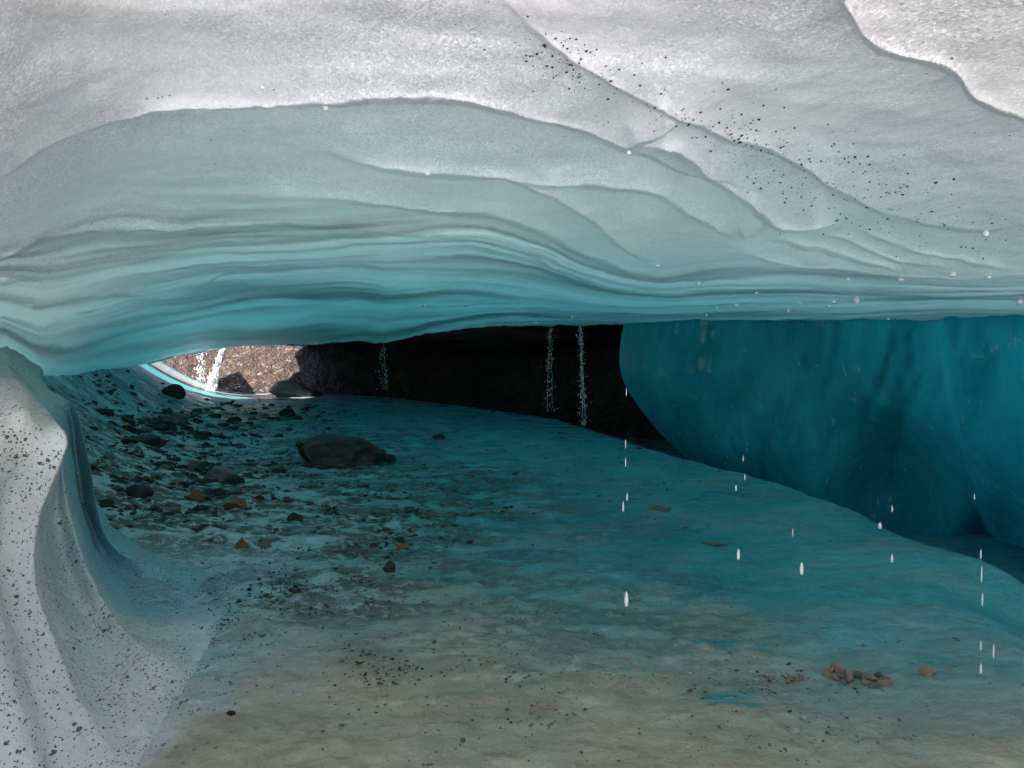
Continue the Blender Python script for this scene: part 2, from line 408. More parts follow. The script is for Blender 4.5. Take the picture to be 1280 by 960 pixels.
def ceil_inv(px, py, folds=True):
    """1/D of the ice roof"""
    e = smooth_itp(px, EDGE, 8); de = smooth_itp(px, DEDGE, 30); h = itp(px, HEFF)
    ew = smooth_itp(np.maximum(px, -40), EDGE, 110); de = 1 / (smooth_itp(px, [(a, 1 / b) for a, b in DEDGE], 60) * .5 + .5 / de)
    s = e - py; k_ = sst(20, 160, s); s = s * (1 - k_) + np.maximum(ew - py, 0) * k_
    inv = 1 / de + np.maximum(s, 0) / (FPX * h) * (1 - .10 * sst(250, 900, s))
    w1 = fbm(px / 260, py / 170, 0, 3, 5)
    w2 = fbm(px / 900 + py / 420, py / 90 - px / 1400, 0, 3, 9)
    inv = inv * (1 + .045 * w1 * sst(0, 120, s) + .025 * w2 * sst(10, 90, s))
    crease_shade = np.zeros(np.shape(px))
    if folds:
        wx = px + 9 * fbm(px / 60, py / 60, 0, 2, 31); wy = py + 5 * fbm(px / 70, py / 50, 3, 2, 33)
        wy = wy + 1.0 * vnoise(px / 16, py / 16, 0, 37)
        bb = 0
        for pts, a, wu, wd in FOLDS_S:
            xs = [p[0] for p in pts]; ys = [p[1] for p in pts]
            d, t = polyline_dist(wx, wy, pts)
            tap = sst(0, .2, t) * sst(1, .86, t)
            if len(xs) > 50: tap = .3 + .7 * sst(.28, .45, t)
            elif xs[0] < -100: tap = sst(1, .88, t)
            if xs[-1] > 1280: tap = sst(0, .26, t)
            up = np.exp(-np.maximum(d, 0) / wu); dn = np.exp(np.minimum(d, 0) / wd)
            prof = sst(-2.2, 2.2, d) * (up + .22 * np.exp(-np.maximum(d, 0) / 9)) - np.where(d < 0, .15 * dn, 0)
            fade = sst(240, 60, np.abs(d))
            bb = bb + 1.3 * a * prof * tap * fade
            crease_shade = np.maximum(crease_shade, tap * np.exp(-((d + 1.2) / 1.1) ** 2) * (.35 + .65 * sst(-.2, .5, vnoise(t * 9, a * 50, 0, 3))))  # dark crease line below each lip, shade painted in for relief
        inv = inv * (1 + bb)
    # fine layers near the far edge
    tl = smooth_itp(px, TOPLINE, 20)
    q = (py - tl) / np.maximum(e - tl, 20)
    qq = q * 7 + .55 * fbm(px / 330, q * 1.5, 0, 3, 41) * 2 + px / 900
    saw = qq - np.floor(qq)
    amp = sst(-.05, .25, q) * sst(1.02, .9, q) * (.5 + .5 * vnoise(px / 210, np.floor(qq) * 3.1, 0, 43))
    am = .042 * itp(px, [(-900, .6), (60, .7), (300, 1), (700, .9), (900, .35), (1280, .2)])
    inv = inv * (1 + am * amp * (1 - saw) ** 1.0 * sst(0, .22, saw))
    qn = fbm(px / 420, qq * 1.3, 0, 4, 47)
    strata = .5 + (.6 * qn + .45 * fbm(px / 300, qq * 4.2 + .6 * w1, 2, 3, 49)) * sst(-.3, .2, q)
    strata = np.clip(np.maximum(strata, crease_shade * .8), 0, 1)
    strata = np.maximum(strata, amp * .9 * np.exp(-((saw - .98) / .05) ** 2))
    return inv, np.clip(strata, 0, 1)


def lin(a, b, n): return np.linspace(a, b, n)


pxs = np.concatenate([lin(-2600, -60, 110)[:-1], lin(-60, 1340, 640)[:-1], lin(1340, 2200, 70)])
ts_ = lin(0, 1, 330) ** 1.35                       # from the far edge upward
PX, T = np.meshgrid(pxs, ts_)
e = smooth_itp(PX, EDGE, 8)
topy = -90.0
PY = e + (topy - e) * T + 2.6 * fbm(PX / 14, 0, 0, 3, 55) * sst(.04, 0, T)
INV, STR = ceil_inv(PX, PY)
RIM = np.zeros(PX.shape)
# old snow rime on the bulge at the upper right and at the upper left corner of the mouth
d, t = polyline_dist(PX, PY, FOLDS_S[-1][0])
RIM = np.maximum(RIM, sst(-2, 10, d) * sst(.02, .1, t) * .7 * (PX > 1000))
RIM = np.maximum(RIM, sst(240, 60, np.hypot(PX - 40, (PY - 40) * 1.3)) * sst(-.25, .25, fbm(PX / 60, PY / 45, 0, 4, 61)))
V = P(PX, PY, 1 / INV)
# small lumps of the melt-sculpted surface
lump = fbm(V[..., 0] * 1.6, V[..., 1] * 1.1, V[..., 2] * 1.6, 4, 71)
V[..., 2] += lump * .035 + .006 * fbm(V[..., 0] * 9, V[..., 1] * 6, 0, 3, 73)
# roof over and behind the camera, unseen outer lip drawn back to keep sky off the floor, and the top of the ice
top = V[-1]
rows, rs, rr = [], [], []
for k, (yb, zb) in enumerate([(.75, .02), (.5, .05), (.2, .08), (-.2, .12), (-.7, .2), (-1.1, .4), (-1.4, .8), (-1.6, 1.3), (-1.2, 1.9), (0, 2.4), (3, 2.6)]):
    y0 = top[:, 1]; a = (y0 - yb) / 1.0
    x = top[:, 0] * (1 + .25 * (k + 1)) if k < 8 else top[:, 0] * 3.2
    z = top[:, 2] + zb + .08 * fbm(x * .6, yb, 0, 3, 77)
    rows.append(np.stack([x, np.full_like(x, yb) + .25 * vnoise(x * .35, k * .2, 0, 79), z], -1))
    rs.append(np.full(len(x), .5)); rr.append(np.full(len(x), .3))
far = V[0]
frows, fs = [], []
for k, (dy, dz) in enumerate([(.05, .35), (.3, .9), (.5, 1.6), (-1, 2.2)]):
    f = far.copy(); n = np.array([0, dy, dz]); f = f + n; f[:, 0] *= 1 + .01 * k
    lw = sst(200, 140, pxs); ox, oz = [(-.8, .15), (-2.5, .5), (-6, 1.2), (-10, 2.4)][k]       # unseen ice added over the left bank to block the sun
    f[:, 0] += lw * ox; f[:, 2] += lw * (oz - dz); frows.append(f)
V2 = np.concatenate([np.stack(frows[::-1]), V, np.stack(rows)], 0)
# close the sheet: last row reaches the first over the top
V2 = np.concatenate([V2, V2[:1] + np.array([0, -.2, .1])], 0)
pad = lambda A, v, nb, na: np.concatenate([np.full((nb, A.shape[1]), v), A, np.full((na, A.shape[1]), v)], 0)
STR2 = pad(STR, .5, 4, 12); RIM2 = pad(RIM, 0, 4, 0); RIM2 = np.concatenate([RIM2, np.repeat(RIM[-1:], 12, 0)], 0)
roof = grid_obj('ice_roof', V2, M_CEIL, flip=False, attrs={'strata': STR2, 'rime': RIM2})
tag(roof, kind='structure')


def ceil_point(px, py):
    i, _ = ceil_inv(np.array([float(px)]), np.array([float(py)]))
    p = P(float(px), float(py), 1 / i[0])
    return p


# ------------------------------------------------------------------ the floor
CREST = [(18.3, 1.2), (14.5, 2.1), (11.4, 2.62), (8.8, 3.24), (7.4, 3.4), (5.96, 3.2), (4.73, 2.84), (4.1, 2.72), (3.4, 2.75), (2.4, 2.9), (1, 3.3)]
FARC = [(-20, 34), (-9, 32.5), (-4.6, 29), (-1, 22.8), (1.2, 18.3), (2.1, 14.5), (2.6, 11.5), (6, 11.5), (30, 11.5)]


def XL(Y): return -(2.9 + .40 * Y)


def floor_z(x, Y):
    x = np.asarray(x, float); Y = np.asarray(Y, float)
    z = .030 * fbm(x * .5, Y * .5, 0, 3, 101) + .016 * fbm(x * 2, Y * 2.6, 0, 4, 103)
    xc = itp(Y, CREST)
    d = x - xc
    z = z + .05 * sst(-1.6, -.2, d) * sst(13, 8, Y)
    z = z - 1.25 * sst(-.25, 1.9, d) * sst(1, 3, Y) * sst(19, 14, Y)
    # a lower ledge of ice beyond the crest
    z = z + .34 * np.exp(-((x - 3.55) / .45) ** 2 - ((Y - 5.0) / .8) ** 2)
    yf = itp(x, FARC)
    z = z - 1.5 * sst(0, 3.2, Y - yf) * sst(-7.5, -5.2, x)
    xl = XL(Y)
    u = np.clip(1 - (x - xl) / (2.6 + .06 * Y), 0, 1.6)
    z = z + 1.5 * u ** 2.2 * sst(4, 8, Y) + .08 * sst(5, 1, x - xl) * sst(3, 6, Y)
    return z


av = lin(-1.35, 1.5, 560)
Yv = np.concatenate([np.geomspace(.9, 2.4, 24)[:-1], np.geomspace(2.4, 12, 330)[:-1], np.geomspace(12, 48, 170)])
A, Y = np.meshgrid(av, Yv)
X_ = A * (Y + .4)
mid = sst(.2, .8, vnoise(X_ * .35, Y * .22, 0, 5) * .5 + .5)
DEB = sst(3.0, 4.2, Y + X_ * .4) * sst(2.6, -.6, X_ + .1 * Y - .3) * (.45 + .75 * mid)
DEB = DEB * .7 + sum(g * np.exp(-((X_ - cx) / rx) ** 2 - ((Y - cy) / ry) ** 2) for g, cx, cy, rx, ry in [(1.1, -4.1, 9.4, 1.5, 2.2), (1.0, -8.0, 16.5, 2.2, 2.4), (.8, -1.3, 7.4, 1.5, .9), (.7, -.8, 9.2, 1.4, 1.0), (.7, -4.6, 16, 2, 1.4), (.6, -1.6, 6.1, .9, .35), (.7, -1.6, 4.6, .5, .45)])
XF = -1.3 - .17 * (Y - 2.58)
APR = sst(.22 + .5 * sst(2.6, 3.6, Y), -.12, X_ - XF + .45 * fbm(X_ * 1.2, Y * 1.2, 0, 3, 115) + .35 * fbm(X_ * 6, Y * 8, 0, 4, 116)) * sst(7, 4.8, Y)
DEB = DEB * (1 - .6 * APR)
DEB = np.clip(DEB * 1.2 * sst(24, 18, Y) + .05, 0, 1)
Z = floor_z(X_, Y)
rub = np.maximum(0, fbm(X_ * 3.2, Y * 4.5, 0, 4, 107)) * .07 * DEB
rub += np.maximum(0, fbm(X_ * 9, Y * 10, 0, 3, 109) - .1) * .05 * DEB
rip = .004 * fbm(X_ * 1.6 - Y * .4, Y * 7 + X_ * 1.5, 0, 4, 111) + .005 * np.abs(fbm(X_ * 5, Y * 7, 0, 4, 113))
Z = Z + rub + rip + sst(6.5, 3.5, Y) * (.020 * np.abs(fbm(X_ * 2.6 + Y, Y * 5, 0, 5, 117)) - .010 + .006 * fbm(X_ * 14, Y * 16, 0, 2, 119))
floor = grid_obj('cave_floor', np.stack([X_, Y, Z], -1), M_FLOOR, attrs={'debris': DEB, 'apron': APR, 'pale': sst(5.4, 1.5, X_ - XL(Y) + 1.2 * fbm(X_ * .5, Y * .4, 0, 3, 118)) * sst(3.5, 6, Y) * sst(25, 20, Y)})
tag(floor, kind='structure')


def floor_at(px, py):
    """where the line of sight through px,py meets the floor"""
    a = np.geomspace(1.5, 60, 1600)
    p = P(np.full(a.shape, float(px)), np.full(a.shape, float(py)), a)
    f = floor_z(p[:, 0], p[:, 1])
    i = np.argmax(p[:, 2] < f)
    if p[i, 2] >= f[i]: i = len(a) - 1
    return p[i], a[i]


# open snow field outside the mouth, behind the viewer, reaching the horizon
xs = np.concatenate([-np.geomspace(8, 600, 22)[::-1], lin(-7, 7, 40), np.geomspace(8, 600, 22)])
ys = np.concatenate([-np.geomspace(3, 600, 30)[::-1], lin(-2.8, 1.3, 30)])
A, B = np.meshgrid(xs, ys)
Zg = -.03 + .12 * fbm(A * .2, B * .2, 0, 4, 121) * sst(1.2, -3, B) + sst(-60, -500, B) * 25 * (1 + fbm(A / 90, B / 90, 0, 4, 123))
sg = grid_obj('snow_field', np.stack([A, B, Zg], -1), M_SNOW); tag(sg, kind='structure')

# ------------------------------------------------------------------ right ice wall
SIL = [(380, 786), (400, 782), (412, 778), (430, 775), (455, 774), (470, 776), (485, 783), (500, 792), (515, 803), (535, 819), (555, 838), (574, 858), (600, 888), (640, 930), (700, 990), (900, 1150)]
wv = lin(372, 900, 260)
wu = np.concatenate([lin(-.22, 0, 18)[:-1], lin(0, 1, 420)])
U, W = np.meshgrid(wu, wv)
sil = smooth_itp(W, SIL, 10)
PXw = sil + (2100 - sil) * np.maximum(U, 0) ** 1.15
PXw = np.where(U < 0, sil + 30 * (1 - np.cos(np.minimum(-U / .22, 1) * math.pi / 2)) * 1.0, PXw)
Dw = smooth_itp(PXw, [(760, 14.2), (860, 12.8), (1000, 11.2), (1150, 9.6), (1280, 8.2), (1450, 6.8), (2200, 4.2)], 40)
rollin = np.exp(-np.maximum(PXw - sil, 0) / 26)
Dw = Dw + 1.3 * rollin
Dw = np.where(U < 0, Dw + (-U / .22) * 7, Dw)
vv = (W - 400) / 400
under = sst(.15, .95, vv)
Dw = Dw * (1 + .10 * under + .04 * vv)
# hollows melted into the base and the flutes between them
def hollow(cx, cy, rx, ry, amt, rot=0.0):
    dx, dy = PXw - cx, W - cy; c, s = math.cos(rot), math.sin(rot)
    return amt * np.exp(-((dx * c + dy * s) / rx) ** 2 - ((-dx * s + dy * c) / ry) ** 2)
Dw *= 1 + hollow(1125, 610, 75, 85, .20, .3) + hollow(1265, 730, 55, 100, .36, -.4) + hollow(1080, 500, 120, 60, .03)
edge = itp(W, [(380, 1175), (440, 1183), (500, 1190), (560, 1205), (620, 1225), (700, 1255), (800, 1300)])
dd = PXw - edge
Dw *= 1 - .075 * np.exp(-np.maximum(dd, 0) / 110) * sst(-9, 6, dd) * sst(380, 450, W)
Dw *= 1 + .032 * fbm(PXw / 62 + W / 300, W / 260, 0, 3, 131) + .010 * fbm(PXw / 26 + W / 300, W / 60, 0, 3, 133)
Vw = P(PXw, W, Dw)
# back and top of the ice mass
back = Vw[0] + np.array([.2, 1.2, .6]); back2 = Vw[0] + np.array([.6, 6, .8])
Vw = np.concatenate([back2[None], back[None], Vw], 0)
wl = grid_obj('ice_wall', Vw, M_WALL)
tag(wl, 'smooth dark teal-blue ice wall hanging at the right, hollowed at its base', 'ice wall')

# ------------------------------------------------------------------ left fluted ice block
def curve(pts, n=90):
    p = np.array(smooth_line3(pts, 12)); L = np.concatenate([[0], np.cumsum(np.linalg.norm(np.diff(p[:, :2], axis=0), axis=1))]); L /= L[-1]
    t = np.linspace(0, 1, n); return np.stack([np.interp(t, L, p[:, j]) for j in range(p.shape[1])], -1)


def smooth_line3(pts, n):
    out = []; P_ = [np.array(p, float) for p in pts]
    for i in range(len(P_) - 1):
        p0, p1, p2, p3 = P_[max(0, i - 1)], P_[i], P_[i + 1], P_[min(len(P_) - 1, i + 2)]
        for k in range(n):
            t = k / n; out.append(.5 * (2 * p1 + (p2 - p0) * t + (2 * p0 - 5 * p1 + 4 * p2 - p3) * t * t + (3 * p1 - p0 - 3 * p2 + p3) * t ** 3))
    out.append(P_[-1]); return out


# columns of the block from the near left round to the far side; each runs from the back of its top to its foot
COLS = [
    [(-620, 420, 4.2), (-640, 470, 2.6), (-660, 600, 1.9), (-640, 800, 1.7), (-600, 1100, 1.7), (-560, 1330, 1.7)],
    [(-280, 428, 5.0), (-260, 468, 3.3), (-250, 560, 2.5), (-235, 700, 2.25), (-180, 900, 2.15), (-120, 1120, 2.12)],
    [(-90, 430, 5.8), (-60, 462, 3.9), (-40, 520, 2.95), (-45, 600, 2.75), (-40, 700, 2.7), (-5, 850, 2.55), (40, 1040, 2.40)],
    [(-10, 434, 6.4), (8, 462, 4.3), (30, 500, 3.15), (35, 560, 3.0), (5, 630, 3.05), (5, 720, 3.0), (40, 850, 2.8), (85, 1020, 2.5)],
    [(8, 432, 6.8), (22, 470, 4.6), (62, 520, 3.3), (84, 552, 3.1), (62, 610, 3.12), (47, 670, 3.14), (52, 740, 3.1), (85, 840, 2.95), (122, 915, 2.82), (178, 985, 2.58)],   # first ridge, sharp
    [(12, 434, 7.0), (30, 474, 5.1), (60, 515, 4.3), (74, 575, 4.05), (66, 640, 3.95), (77, 710, 3.82), (110, 790, 3.58), (160, 860, 3.2), (205, 930, 2.85)],
    [(20, 438, 7.2), (40, 478, 5.3), (60, 507, 4.5), (76, 580, 4.15), (92, 650, 4.0), (115, 720, 3.85), (150, 780, 3.65), (195, 822, 3.45), (250, 850, 3.42)],   # soft ridge
    [(30, 444, 7.4), (52, 482, 5.8), (80, 507, 5.3), (92, 570, 5.25), (104, 640, 5.15), (130, 700, 4.95), (176, 748, 4.6), (235, 765, 4.25), (300, 768, 4.25)],
    [(40, 452, 7.6), (60, 486, 6.0), (93, 506, 5.3), (104, 540, 5.2), (114, 590, 5.15), (122, 640, 5.08), (142, 680, 5.0), (185, 705, 4.95), (262, 716, 5.05), (330, 722, 5.1)],  # second ridge: outline
    [(50, 458, 7.9), (58, 490, 6.6), (80, 512, 6.3), (88, 560, 6.2), (98, 600, 6.1), (118, 640, 6.0), (165, 672, 5.9), (260, 690, 5.9), (340, 700, 5.75)],
    [(54, 464, 8.6), (56, 480, 8.2), (62, 500, 8.0), (70, 530, 7.9), (80, 560, 7.8), (100, 590, 7.6), (150, 615, 7.5), (250, 640, 7.3), (330, 650, 7.2)],
]
nv = 230
cc = [curve(c, nv) for c in COLS]
cols3 = []
SEG = [14, 18, 26, 34, 40, 40, 40, 40, 30, 24]
SHARP = {0, 4, 6, 8, 10}
for i in range(len(cc) - 1):
    a, b = cc[i], cc[i + 1]
    p0 = a * 2 - b if i in SHARP else cc[i - 1]
    p3 = b * 2 - a if i + 1 in SHARP else cc[i + 2]
    for k in range(SEG[i]):
        t = k / SEG[i]
        m = .5 * (2 * a + (b - p0) * t + (2 * p0 - 5 * a + 4 * b - p3) * t * t + (3 * a - p0 - 3 * b + p3) * t ** 3)
        cols3.append(m)
cols3.append(cc[-1])
G = np.stack(cols3, 1)
Vb = P(G[..., 0], G[..., 1], G[..., 2])
# round the crests a little, then roughen
for _ in range(2):
    Vb[:, 1:-1] = .5 * Vb[:, 1:-1] + .25 * (Vb[:, :-2] + Vb[:, 2:])
nz = fbm(Vb[..., 0] * 3, Vb[..., 1] * 3, Vb[..., 2] * 2, 4, 141)
Vb[..., 0] += .022 * nz; Vb[..., 2] += .018 * fbm(Vb[..., 0] * 6, Vb[..., 1] * 6, Vb[..., 2] * 5, 3, 143)
foot = sst(.80, 1, np.linspace(0, 1, nv))[:, None]
fz = floor_z(Vb[..., 0], Vb[..., 1]) - .03
Vb[..., 2] = Vb[..., 2] * (1 - foot) + np.minimum(Vb[..., 2], fz + .25 * (1 - foot)) * foot
blk = grid_obj('ice_ridge', Vb, M_BLOCK, flip=True)
tag(blk, 'white fluted ice block peppered with black grit at the left edge', 'ice block')

# ------------------------------------------------------------------ bedrock of the dark hollow at the back
s1 = np.concatenate([lin(0, 1, 90)])
xb = lin(-12.2, 26, 170)
prof = [(16, 2.75), (20, 2.9), (28, 2.9), (34, 2.5), (37, 1.9), (38.5, 1.0), (39, 0), (39, -1.2), (33, -1.5)]
L = np.cumsum([0] + [math.hypot(b[0] - a[0], b[1] - a[1]) for a, b in zip(prof, prof[1:])]); L /= L[-1]
py_ = np.interp(s1, L, [p[0] for p in prof]); pz_ = np.interp(s1, L, [p[1] for p in prof])
XB, YB = np.meshgrid(xb, py_); _, ZB = np.meshgrid(xb, pz_)
fsel = far[(pxs > 195) & (pxs < 1300)]; of = np.argsort(fsel[:, 0]); Y0 = np.interp(XB, fsel[of, 0], fsel[of, 1]) + .62; Z0 = np.interp(XB, fsel[of, 0], fsel[of, 2]) + .9
tt = np.clip((YB - 16) / 18, 0, 1)
YB = np.where(YB < 34, Y0 + tt * (34 - Y0), YB + 1.2 * fbm(XB * .3, ZB * .8, YB * .1, 4, 151)) - np.maximum(0, XB - 4) * .55 * tt
ZB = np.where(tt < 1, Z0 + (ZB - 2.75) * tt + .3 * fbm(XB * .5, YB * .5, 0, 4, 153) * tt, ZB)
side = sst(-2, -11, XB)
XB = XB + side * (1.3 * fbm(YB * .45, XB * .2, 0, 3, 155) + .42 * (YB - 30))  # unseen left edge slanted to shape the shadow on the gravel bank
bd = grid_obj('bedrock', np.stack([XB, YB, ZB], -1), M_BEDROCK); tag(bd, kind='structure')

# rubble sill running along the far side of the ice floor, gravel bank under the opening
xb = lin(-24, 14, 480); yb = lin(30.5, 44, 140)
XB, YB = np.meshgrid(xb, yb)
ZB = sst(0, 1, (YB - 31.2) / 6.5) * 3.8 - .25 + .35 * fbm(XB * .5, YB * .5, 0, 4, 161) + .10 * fbm(XB * 3, YB * 3, 0, 3, 163)
ZB = ZB + .9 * sst(-14.5, -18, XB) - 1.6 * sst(-9, -1, XB)
YB = YB - np.maximum(0, XB + 4) * .55
gb = grid_obj('gravel_bank', np.stack([XB, YB, ZB], -1), M_GRAVEL); tag(gb, kind='structure')

# ------------------------------------------------------------------ stones
def stone_mesh(name, seed, sub=3, rough=.28, flat=.75, cuts=11, mat=None):
    bm = bmesh.new(); bmesh.ops.create_icosphere(bm, subdivisions=sub, radius=1)
    r = random.Random(seed)
    planes = []
    for _ in range(cuts):
        n = Vector((r.gauss(0, 1), r.gauss(0, 1), r.gauss(0, .8))).normalized(); planes.append((n, r.uniform(.42, .80)))
    off = Vector((seed * 3.1, seed * 1.7, 0))
    for v in bm.verts:
        p = v.co.copy()
        for n, dd_ in planes:
            k = p.dot(n)
            if k > dd_: p -= n * (k - dd_)
        p += v.co.normalized() * rough * .22 * mnoise.fractal(v.co * 1.4 + off, 1.0, 2.0, 4)
        v.co = p
    zmin = min(v.co.z for v in bm.verts); zmax = max(v.co.z for v in bm.verts)
    xm = max(abs(v.co.x) for v in bm.verts); ym = max(abs(v.co.y) for v in bm.verts)
    for v in bm.verts:
        v.co = Vector((v.co.x / xm * .5, v.co.y / ym * .5, (v.co.z - zmin) / (zmax - zmin) - .15))
    for f in bm.faces: f.smooth = False
    me = bpy.data.meshes.new(name); bm.to_mesh(me); bm.free()
    if mat: me.materials.append(mat)
    return me


MATS = {'dark': M_ROCK, 'grey': M_ROCKB, 'ochre': M_OCHRE, 'pink': M_PINK, 'pale': M_PALE}
LIB = {k: [stone_mesh('stone', 10 * i + j + 1, 3, .3, mat=m) for j in range(5)] for i, (k, m) in enumerate(MATS.items())}


def put_stone(px, py, w, h, kind, label=None, group=None, cat='stone', name='stone', me=None, rz=None):
    """a stone whose foot is seen at px,py and which looks w x h pixels big"""
    p, D = floor_at(px, py)
    o = bpy.data.objects.new(name, me or random.choice(LIB[kind])); COL.objects.link(o)
    sw, sh = w * D / FPX, h * D / FPX
    o.scale = (sw, sw * random.uniform(.65, .95), sh / .85)
    kx = (p[1] + sw * .3) / p[1]; sw *= kx; sh *= kx; o.scale = (sw, o.scale[1], sh / .85)
    o.location = (p[0] * kx, p[1] + sw * .3, floor_z(p[0] * kx, p[1] + sw * .3) - (.12 * sh if h > 14 else .2 * sh))
    o.rotation_euler = (random.uniform(-.08, .08), random.uniform(-.1, .1), random.uniform(-.35, .35) if rz is None else rz)
    tag(o, label, cat, group); return o


bme = stone_mesh('boulder', 94, 5, .85, cuts=5, mat=M_ROCK)
put_stone(414, 588, 134, 46, 'dark', 'big dark flat-topped boulder lying alone on the blue floor', None, 'boulder', 'boulder', bme, .1)
NAMED = [
    (487, 578, 22, 12, 'dark', 'small dark stone touching the right end of the big boulder'),
    (364, 497, 70, 25, 'grey', 'grey-green wedge shaped rock right of the waterfall foot'),
    (215, 497, 30, 19, 'dark', 'black rock just left of the waterfall foot'),
    (393, 496, 24, 9, 'dark', 'small black stone at the right tip of the grey-green wedge rock'),
    (293, 640, 32, 17, 'ochre', 'rust-orange angular stone on the stony patch left of centre'),
    (302, 688, 22, 18, 'ochre', 'rounded ochre stone below the stony patch, a row of pebbles at its right'),
    (332, 686, 26, 10, 'grey', 'flat brown-grey stone beside the rounded ochre stone'),
    (174, 626, 34, 20, 'dark', 'dark pointed stone at the lower left of the stony patch'),
    (197, 620, 24, 14, 'grey', 'grey stone leaning on the dark pointed stone'),
    (296, 606, 24, 14, 'dark', 'dark stone above the rust-orange stone'),
    (272, 604, 40, 22, 'grey', 'grey slab in the middle of the stony patch'),
    (245, 628, 22, 16, 'ochre', 'brownish stone between the grey slab and the dark pointed stone'),
    (187, 560, 44, 16, 'dark', 'long dark slab on the rear left of the stony floor'),
    (160, 556, 30, 9, 'dark', 'thin dark plate left of the long dark slab'),
    (222, 532, 28, 18, 'grey', 'pyramid shaped grey stone at the rear of the stony floor'),
    (236, 590, 16, 10, 'ochre', 'small olive-brown stone above the grey slab'),
    (362, 522, 26, 14, 'dark', 'dark stone on the floor behind and left of the boulder'),
    (370, 655, 22, 15, 'dark', 'dark block right of the rust-orange stone'),
    (485, 717, 19, 17, 'dark', 'dark pointed stone standing alone in the mid floor'),
    (547, 549, 18, 8, 'dark', 'lone flat dark stone right of the boulder on blue ice'),
    (503, 689, 18, 9, 'ochre', 'small brown stone at the right end of the pebble row'),
    (289, 896, 12, 8, 'dark', 'small dark pebble on beige silt near the ice block foot'),
    (993, 918, 15, 8, 'pale', 'white pebble on the beige silt at the lower right'),
    (1005, 900, 10, 5, 'pale', 'small pale pebble just above the white pebble'),
    (1160, 846, 22, 14, 'pink', 'pinkish stone alone right of the reddish pebble pile'),
    (825, 640, 30, 8, 'grey', 'low olive-brown lump on the teal floor right of centre'),
    (893, 684, 34, 5, 'grey', 'long low dull lump on the teal floor by the falling drops'),
    (162, 540, 26, 9, 'dark', 'dark plate on the far left of the floor below the ice shelf'),
    (130, 520, 30, 10, 'dark', 'dark slab at the far left against the rising ice'),
]
for a in NAMED:
    put_stone(*a[:5], label=a[5])
# the stony patches
def scatter(n, cx, cy, sx, sy, w0, w1, kinds, label, group, ratio=(.25, .55)):
    for _ in range(n):
        for _t in range(20):
            px, py = random.gauss(cx, sx), random.gauss(cy, sy)
            if py > 503 and py < 950 and px > 60 and px < 1270: break
        w = random.uniform(w0, w1) ** 1.0
        put_stone(px, py, w, w * random.uniform(*ratio), random.choice(kinds), label, group)
scatter(75, 230, 598, 58, 26, 5, 20, ['dark', 'dark', 'grey'], 'dark stone among others on the stony patch left of the boulder', 'dark stones of the patch left of the boulder')
scatter(44, 190, 532, 50, 10, 5, 20, ['dark', 'dark', 'grey'], 'dark stone in the far left stony strip below the ice shelf', 'stones of the far left strip')
scatter(26, 340, 528, 45, 12, 5, 14, ['dark', 'grey'], 'small stone on the floor behind the big boulder', 'stones behind the boulder')
scatter(40, 480, 640, 60, 22, 5, 13, ['dark', 'dark', 'grey'], 'small dark stone on the mud streaks in front of the boulder', 'stones in front of the boulder')
scatter(40, 360, 740, 40, 12, 3, 8, ['dark', 'dark', 'grey'], 'tiny dark pebble in the loose swarm on the pale ice', 'pebbles of the loose swarm', (.5, .8))
scatter(26, 430, 680, 60, 14, 4, 11, ['dark', 'grey', 'ochre'], 'pebble in the row right of the ochre stone', 'pebbles in the row')
scatter(34, 700, 600, 120, 40, 3, 9, ['dark', 'dark', 'grey'], 'tiny dark stone on the open teal ice', 'tiny stones on the teal ice')
scatter(30, 700, 880, 280, 50, 3, 8, ['pale', 'grey', 'grey'], 'tiny pebble pressed into the beige silt', 'pebbles in the beige silt')
for _ in range(40):
    t = random.random(); w = random.uniform(4, 17) ** 1.0
    put_stone(1034 + t * 82 + random.gauss(0, 8), 844 + t * 17 + random.gauss(0, 6), w, w * random.uniform(.5, .8), random.choice(['pink', 'pink', 'grey']),
              'reddish stone in the little pile at the lower right', 'stones of the reddish pile')
for _ in range(10):
    put_stone(990 + random.gauss(0, 14), 852 + random.gauss(0, 4), random.uniform(4, 10), random.uniform(3, 6), 'pink',
              'reddish crumb left of the little reddish pile', 'crumbs beside the reddish pile')

bits = []
for n, cx, cy, sx, sy, a0, a1 in [(1700, 225, 598, 62, 28, 1.5, 14), (700, 190, 532, 52, 11, 1.5, 13), (360, 345, 530, 50, 13, 1.5, 9), (600, 480, 640, 70, 26, 1.5, 9), (300, 350, 560, 60, 22, 1.5, 5),
                                  (420, 370, 745, 60, 20, 1.2, 4), (380, 430, 690, 70, 18, 1.5, 5), (300, 640, 600, 130, 45, 1.2, 4.5), (160, 310, 780, 40, 22, 1.2, 4), (260, 560, 800, 160, 60, 1.2, 3.5), (160, 470, 840, 40, 14, 1.5, 5), (240, 800, 880, 240, 45, 1.2, 3.5), (120, 980, 850, 60, 20, 1.2, 4)]:
    n = int(n * 1.3)
    px = rng.normal(cx, sx, n); py = np.clip(rng.normal(cy, sy, n), 500, 955)
    # gather the fragments in loose drifts
    kp = fbm(px / 26, py / 9, 0, 3, 201) > -.12; px, py = px[kp], py[kp]
    pz = 0.0; D = EYE * FPX / np.maximum(py - HZ, 20)
    for _ in range(6):
        q = P(px, py, D); D = D * (EYE - floor_z(q[:, 0], q[:, 1])) / np.maximum(EYE - q[:, 2], .05)
    q = P(px, py, D); w = rng.uniform(a0, a1, len(px)) * rng.random(len(px)) ** .7 * D / FPX + .004
    bits.append(np.column_stack([q[:, 0], q[:, 1], floor_z(q[:, 0], q[:, 1]), w]))
bits = np.concatenate(bits)
bm = bmesh.new(); bmesh.ops.create_icosphere(bm, subdivisions=1, radius=.5); bm.verts.ensure_lookup_table()
